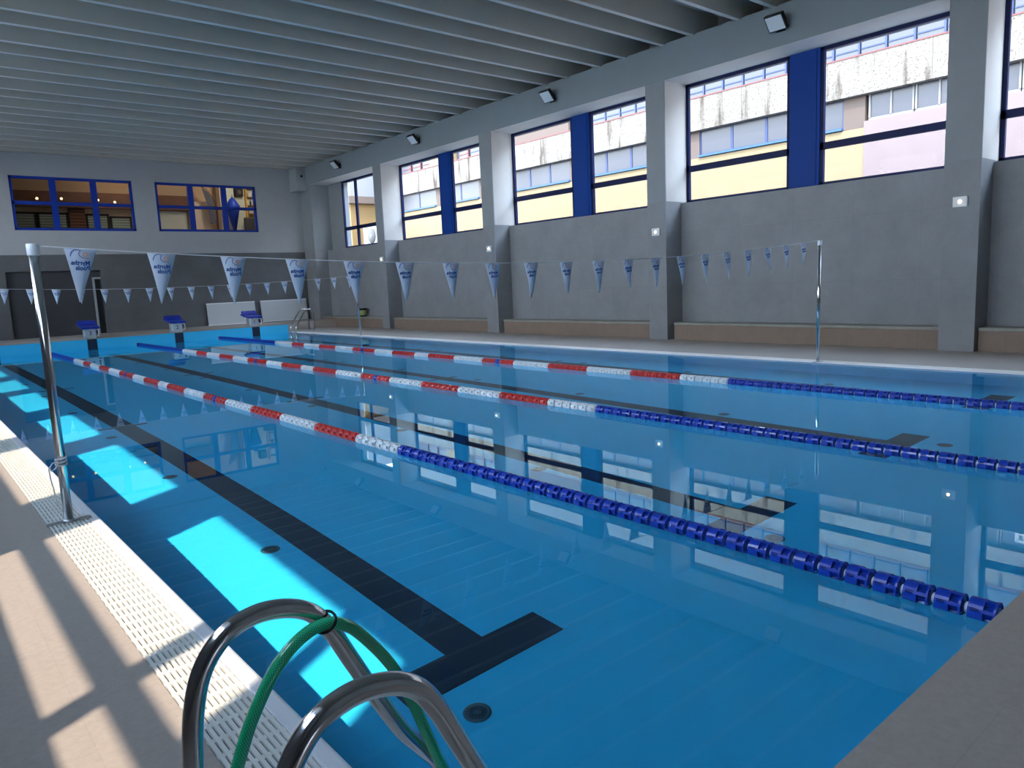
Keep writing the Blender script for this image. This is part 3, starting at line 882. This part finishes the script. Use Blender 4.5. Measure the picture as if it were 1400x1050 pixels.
# ------------------------------------------------------------------ room behind the far wall
BY = 32.2; BZ = 3.2
r = MB(); r.box(-2, 13.5, BY, BY + .2, BZ, 6.6, 'beige'); struct(r.build('wall_back'))
r = MB(); r.box(-2.2, 13.7, YW + .25, BY + .2, 6.6, 6.8, 'beige'); struct(r.build('ceiling'))
r = MB(); r.box(-2.2, 13.7, YW + .25, BY + .2, BZ - .2, BZ, 'wood'); struct(r.build('floor'))
for x in (-2.2, 13.5):
    r = MB(); r.box(x, x + .2, YW + .25, BY, BZ, 6.6, 'beige'); struct(r.build('wall_side'))
q = MB(); q.box(-1.5, 9.1, BY - .35, BY, 4.98, 5.55, 'wood'); struct(q.build('beam'))
for k, (x0, x1, z1) in enumerate(((1.6, 3.62, 4.72), (3.78, 4.66, 4.72), (5.38, 6.05, 4.70), (6.22, 6.86, 4.62))):
    e = empty('louvred_shutter', ((x0 + x1) / 2, BY - .05, BZ), ['widest pale green shutter, at the left in the left far window', 'pale green shutter just left of the brown plank panel',
        'pale green shutter just right of the brown plank panel', 'lower green shutter beside the ochre post'][k], 'shutter', 'louvred shutters in the back room')
    q = MB(); q.box(x0, x1, BY - .07, BY - .02, BZ, z1, 'louvre'); q.build('slats', parent=e)
    q = MB(); q.box(x0 - .07, x0, BY - .09, BY, BZ, z1 + .08, 'black2'); q.box(x1, x1 + .07, BY - .09, BY, BZ, z1 + .08, 'black2'); q.box(x0 - .07, x1 + .07, BY - .09, BY, z1, z1 + .08, 'black2'); q.build('frame', parent=e)
q = MB(); q.box(4.76, 5.30, BY - .11, BY - .01, BZ, 4.96, 'plank'); tag(q.build('plank_panel', at=(5.03, BY, BZ)), 'brown plank panel between green shutters, seen through the left far window', 'panel')
q = MB(); q.box(6.95, 7.10, BY - .9, BY - .7, BZ, 6.3, 'yellowpost'); tag(q.build('post', at=(7.02, BY - .8, BZ)), 'ochre wooden post at the right edge of the left far window', 'post')
for k, (x, z) in enumerate(((2.4, 5.25), (3.72, 5.25), (4.50, 5.27), (5.72, 5.26), (6.3, 5.2))):
    e = empty('spotlight', (x, BY - .36, z), 'glowing spot on the back room beam, %s from the left' % ['first', 'second', 'third', 'fourth', 'fifth'][k], 'lamp', 'spotlights on the back room beam')
    q = MB(); q.lathe([(.03, 0), (.05, -.08), (.05, -.10)], 'black2', c=(x, BY - .36, z), axis='Y', n=14); q.build('can', parent=e)
    q = MB(); q.lathe([(.04, -.11), (.045, -.12)], 'lampshade', c=(x, BY - .36, z), axis='Y', n=14); q.build('bulb', parent=e)
q = MB(); q.box(7.6, 9.05, BY - .12, BY - .02, BZ, 4.93, 'palewall'); tag(q.build('wall_panel', at=(8.3, BY, BZ)), 'pale greenish panel at left behind the right far window', 'panel')
q = MB(); q.box(9.15, 9.95, BY - .30, BY - .02, BZ, 5.35, 'cream'); tag(q.build('cupboard', at=(9.55, BY, BZ)), 'cream cupboard under the dark feather banner, behind the right far window', 'cupboard')
e = empty('feather_banner', (10.0, BY - .6, BZ), 'dark feather-shaped banner behind the right far window', 'banner')
poly = [(9.60, 5.90), (9.70, 5.84), (9.85, 5.72), (10.0, 5.50), (10.08, 5.2), (10.10, 4.4), (9.84, 4.4), (9.80, 5.0), (9.74, 5.35), (9.66, 5.65)]
q = MB(); q.prism(poly, 'Y', BY - .6, BY - .59, 'banner'); q.build('cloth', parent=e)
q = MB(); q.tube([(10.11, BY - .595, BZ), (10.11, BY - .595, 5.2), (10.0, BY - .595, 5.55), (9.80, BY - .595, 5.83), (9.58, BY - .595, 5.93)], .012, 'black2', n=8); q.build('pole', parent=e)
q = MB(); q.box(10.36, 10.55, BY - .5, BY - .02, BZ, 6.4, 'cream'); struct(q.build('column'))
q = MB(); q.box(10.62, 13.4, BY - .14, BY - .02, BZ, 6.4, 'palewall'); tag(q.build('white_partition', at=(11.6, BY, BZ)), 'pale partition behind the dark chair, seen through the right far window', 'partition')
e = empty('closed_parasol', (10.72, BY - .9, BZ), 'closed blue parasol standing behind the right far window', 'parasol')
q = MB(); q.lathe([(.06, 4.1), (.26, 5.0), (.30, 5.12), (.12, 5.42), (.03, 5.5)], 'farframe', c=(10.72, BY - .9, 0), n=14); q.build('canopy', parent=e)
q = MB(); q.tube([(10.72, BY - .9, BZ), (10.72, BY - .9, 5.6)], .025, 'steel2', n=10); q.build('pole', parent=e)
e = empty('loudspeaker', (11.25, BY - .3, 5.8), 'black loudspeaker high on the pale partition, behind the right far window', 'loudspeaker')
q = MB(); q.box(11.08, 11.40, BY - .42, BY - .15, 5.62, 5.98, 'black2'); q.build('cabinet', parent=e, bevel=.01)
q = MB(); q.lathe([(.09, 0), (.07, .01)], 'dark', c=(11.24, BY - .43, 5.8), axis='Y', n=16); q.build('cone', parent=e)
e = empty('armchair', (11.6, BY - .9, BZ), 'dark armchair at right behind the right far window', 'armchair')
q = MB(); q.box(11.28, 11.95, BY - 1.2, BY - .5, BZ + .2, BZ + .55, 'dark'); q.build('seat', parent=e, bevel=.05)
q = MB(); q.box(11.28, 11.95, BY - .62, BY - .45, BZ + .5, 4.72, 'dark'); q.build('backrest', parent=e, bevel=.06)
for s in (11.24, 11.87):
    q = MB(); q.box(s, s + .14, BY - 1.2, BY - .5, BZ + .0, BZ + .85, 'dark'); q.build('armrest', parent=e, bevel=.04)
e = empty('bottle_shelf', (11.75, BY - .3, 4.9), 'narrow shelf crowded with small things, at the right edge of the right far window', 'shelf')
q = MB()
for z in (4.9, 5.25, 5.6, 5.95): q.box(11.55, 12.0, BY - .34, BY - .14, z - .015, z + .015, 'plank')
q.box(11.53, 11.58, BY - .34, BY - .14, 4.75, 6.1, 'yellowpost'); q.build('rack', parent=e)
for i in range(9):
    x = 11.62 + (i % 3) * .13; z = (4.915, 5.265, 5.615)[i // 3]
    q = MB(); q.lathe([(.03, 0), (.03, .16), (.012, .20), (.012, .25)], ['black2', 'cream', 'wood', 'white'][i % 4], c=(x, BY - .24, z), n=10)
    tag(q.build('bottle', at=(x, BY - .24, z)), 'small bottle on the crowded shelf behind the right far window', 'bottle', 'bottles on the back room shelf')

# ------------------------------------------------------------------ outside
g = MB(); g.box(-60, 70, -60, 90, -1.6, -1.3, 'ground'); struct(g.build('ground'))
BX = 22.3
e = empty('building', (BX, 18, -1.3), 'long sunlit yellow and pink building with rough concrete band, outside the windows', 'building')
def part(name, fn, parent=e):
    q = MB(); fn(q); return q.build(name, parent=parent)
part('wall', lambda q: (q.box(BX, BX + 6, 10.1, 38, -1.3, 5.62, 'yellow'), q.box(BX + .25, BX + 6, 10.1, 38, 5.62, 6.57, 'yellow')))
def spn(q):
    y = -16.0
    while y < 38:
        q.box(BX - .18, BX + 6, y + .006, min(y + 3.02, 38) - .006, 6.57, 7.68, 'spandrel'); y += 3.02
    q.box(BX - .16, BX + 5.9, -16, 38, 6.60, 7.65, 'tan')
part('spandrel', spn)
part('coping', lambda q: q.box(BX - .20, BX - .02, -16, 38, 7.68, 7.72, 'redtrim'))
part('parapet', lambda q: q.box(BX - .05, BX + 6, -16, 38, 9.11, 10.6, 'ribbed'))
part('upper_wall', lambda q: (q.box(BX + .30, BX + 6, -16, 38, 7.68, 9.11, 'bglass2'), q.box(BX + .02, BX + .3, 22.75, 26.6, 7.72, 9.11, 'tan'), q.box(BX + .02, BX + .3, 31.3, 33.4, 7.72, 9.11, 'yellow')))
y = -4.0
while y < 22.4:
    def up(q, y=y):
        q.box(BX + .20, BX + .26, y - .03, y + .03, 7.72, 9.11, 'bframe')
        q.box(BX + .20, BX + .26, y + .03, y + .73, 7.96, 8.0, 'bframe'); q.box(BX + .225, BX + .235, y + .03, y + .73, 7.72, 9.11, 'bglass2')
    part('window', up); y += .80
for y in (26.8, 27.6, 28.4, 29.2, 30.2, 33.6, 34.6, 35.6):
    def up(q, y=y):
        m = 'redtrim' if y > 30 else 'bframe'
        q.box(BX + .20, BX + .26, y - .04, y + .04, 7.72, 9.11, m)
        q.box(BX + .20, BX + .26, y, y + .78, 7.98, 8.03, m); q.box(BX + .225, BX + .235, y, y + .78, 7.72, 9.11, 'bglass2')
    part('window', up)
for a, b, n in ((10.76, 16.08, 4), (16.7, 22.0, 4), (22.75, 28.1, 4), (29.2, 32.4, 2), (33.0, 36.4, 2)):
    st = (b - a) / n
    for k in range(n):
        y0, y1 = a + st * k, a + st * (k + 1)
        def lw(q, y0=y0, y1=y1):
            q.box(BX + .08, BX + .14, y0, y0 + .05, 5.70, 6.57, 'bframe'); q.box(BX + .08, BX + .14, y1 - .05, y1, 5.70, 6.57, 'bframe')
            q.box(BX + .08, BX + .14, y0 + .05, y1 - .05, 5.70, 5.75, 'bframe'); q.box(BX + .10, BX + .11, y0 + .05, y1 - .05, 5.75, 6.57, 'bglass')
        part('window', lw)
    part('window_sill', lambda q: q.box(BX - .08, BX + .25, a, b, 5.64, 5.70, 'bluesill'))
for a, b in ((16.08, 16.7), (22.0, 22.75), (28.1, 29.2), (32.4, 33.0), (36.4, 38.0)):
    part('pier', lambda q: q.box(BX + .04, BX + .26, a, b, 5.62, 6.57, 'tan'))
part('wall', lambda q: (q.box(BX - .02, BX + 6, -16, 10.1, -1.3, 5.80, 'pink'), q.box(BX + .25, BX + 6, -16, 10.1, 5.80, 6.57, 'tan')))
y = 10.0
part('pier', lambda q: q.box(BX + .04, BX + .26, 10.1, 10.76, 5.62, 6.57, 'tan'))
while y > -4:
    def lw(q, y=y):
        for t in (0, .62, 1.24): q.box(BX + .06, BX + .14, y - t - .05, y - t, 5.86, 6.57, 'wframe')
        q.box(BX + .06, BX + .14, y - 1.29, y, 5.80, 5.88, 'wframe'); q.box(BX + .10, BX + .11, y - 1.25, y, 5.88, 6.57, 'bglass')
    part('window', lw); y -= 1.32
e3 = empty('building', (21, 42, -1.3), 'orange-walled building end beyond the small corner window', 'building')
part('wall', lambda q: q.box(20.5, 28, 39.2, 50, -1.3, 6.4, 'orangewall'), e3)
part('upper_storey', lambda q: q.box(20.4, 28, 39.0, 50, 6.8, 9.5, 'pillarwhite'), e3)
part('floor_band', lambda q: q.box(20.3, 28, 38.9, 50, 6.4, 6.8, 'tan'), e3)
q = MB(); q.box(16.0, 16.7, 32.4, 33.1, -1.3, 9, 'pillarwhite'); tag(q.build('pillar', at=(16.3, 32.7, -1.3)), 'white outdoor pillar at the left of the small corner window', 'pillar')
e4 = empty('air_conditioner', (20.4, 36.2, 3.4), 'white outdoor air conditioner with a round fan, seen through the corner window', 'air conditioner')
q = MB(); q.box(20.0, 20.5, 35.3, 37.0, 3.75, 4.85, 'acwhite'); q.build('casing', parent=e4, bevel=.03)
q = MB(); q.lathe([(.42, 0), (.40, -.04), (.10, -.05)], 'acgrey', c=(20.0, 36.05, 4.3), axis='X', n=28); fan = q.build('fan_grille', parent=e4)
q = MB(); q.lathe([(.10, -.05), (.08, -.07)], 'acwhite', c=(20.0, 36.05, 4.3), axis='X', n=16); q.build('hub', parent=fan)
q = MB(); q.box(20.0, 20.5, 35.2, 37.1, -1.3, 3.74, 'orangewall'); q.build('plinth', parent=e4)
e5 = empty('mesh_screen', (16.0, 3.0, 3.0), 'white wire mesh screen outside the right-hand edge window', 'screen')
q = MB()
for k in range(40):
    q.box(17.0, 17.012, -1.0 + k * .13, -.972 + k * .13, 3.2, 4.5, 'mesh')
for k in range(11): q.box(17.012, 17.024, -1.0, 4.2, 3.2 + k * .13, 3.228 + k * .13, 'mesh')
q.build('wires', parent=e5)
q = MB(); 
for yy in (-1.0, 4.2): q.box(16.98, 17.04, yy - .03, yy + .03, -1.3, 4.55, 'mesh')
q.box(16.98, 17.04, -1, 4.2, 4.5, 4.56, 'mesh'); q.build('frame', parent=e5)

# ------------------------------------------------------------------ light
Ld = Vector((1, .55, -1.485)).normalized()
s = bpy.data.lights.new('sun', 'SUN'); s.energy = 2.75; s.angle = .0093; s.color = (1, .84, .68)
so = bpy.data.objects.new('sun', s); COL.objects.link(so); so.rotation_euler = Ld.to_track_quat('-Z', 'Y').to_euler()
so.location = (-20, -10, 30)
s.cycles.is_caustics_light = True
wd = bpy.data.worlds.new('sky'); sc.world = wd; wd.use_nodes = True
nt = wd.node_tree; bg = nt.nodes['Background']
tc = nt.nodes.new('ShaderNodeTexCoord'); sp = nt.nodes.new('ShaderNodeSeparateXYZ'); nt.links.new(tc.outputs['Generated'], sp.inputs[0])
rp = nt.nodes.new('ShaderNodeValToRGB'); nt.links.new(sp.outputs['Z'], rp.inputs['Fac'])
rp.color_ramp.elements[0].position = 0; rp.color_ramp.elements[0].color = (.86, .92, .98, 1)
rp.color_ramp.elements[1].position = .8; rp.color_ramp.elements[1].color = (.50, .70, 1, 1)
nt.links.new(rp.outputs[0], bg.inputs[0]); bg.inputs[1].default_value = 6.0
# unseen warm fill lights, added to brighten the room behind the far wall
l = bpy.data.lights.new('back_room_fill', 'POINT'); l.energy = 16; l.color = (1, .82, .62); l.shadow_soft_size = .25
lo = bpy.data.objects.new('back_room_fill', l); COL.objects.link(lo); lo.location = (6.5, 30.3, 6.2)

l2 = bpy.data.lights.new('back_room_fill', 'POINT'); l2.energy = 42; l2.color = (1, .90, .76); l2.shadow_soft_size = .25  # second unseen fill, added because the pale wall at right stayed dark
lo2 = bpy.data.objects.new('back_room_fill', l2); COL.objects.link(lo2); lo2.location = (11.0, 29.9, 6.2)

# ------------------------------------------------------------------ camera
yaw, pitch, roll, fpx = 0.6955, 0.1389, -0.0444, 1006.06
cy_, sy_ = math.cos(yaw), math.sin(yaw); cp_, sp_ = math.cos(pitch), math.sin(pitch)
fw = Vector((sy_ * cp_, cy_ * cp_, -sp_)); rt = Vector((cy_, -sy_, 0)); up_ = rt.cross(fw)
r2 = rt * math.cos(roll) + up_ * math.sin(roll); u2 = -rt * math.sin(roll) + up_ * math.cos(roll)
cam = bpy.data.cameras.new('camera'); co = bpy.data.objects.new('camera', cam); COL.objects.link(co)
cam.sensor_fit = 'HORIZONTAL'; cam.sensor_width = 36; cam.lens = fpx / 1400 * 36; cam.clip_start = .02; cam.clip_end = 300
Mx = Matrix((r2, u2, -fw)).transposed().to_4x4(); Mx.translation = Vector((-.948, -.5803, 1.4842))
co.matrix_world = Mx
sc.camera = co

for o in sc.objects:
    if '_base' in o: del o['_base']

sc.view_settings.view_transform = 'Standard'; sc.view_settings.look = 'None'; sc.view_settings.gamma = 1
sc.view_settings.exposure = 1.2
sc.view_settings.use_curve_mapping = False
cy = sc.cycles
cy.use_denoising = True; cy.denoiser = 'OPENIMAGEDENOISE'
cy.max_bounces = 10; cy.diffuse_bounces = 6; cy.glossy_bounces = 5; cy.transmission_bounces = 6; cy.transparent_max_bounces = 16
cy.sample_clamp_indirect = 6; cy.caustics_reflective = True; cy.caustics_refractive = True
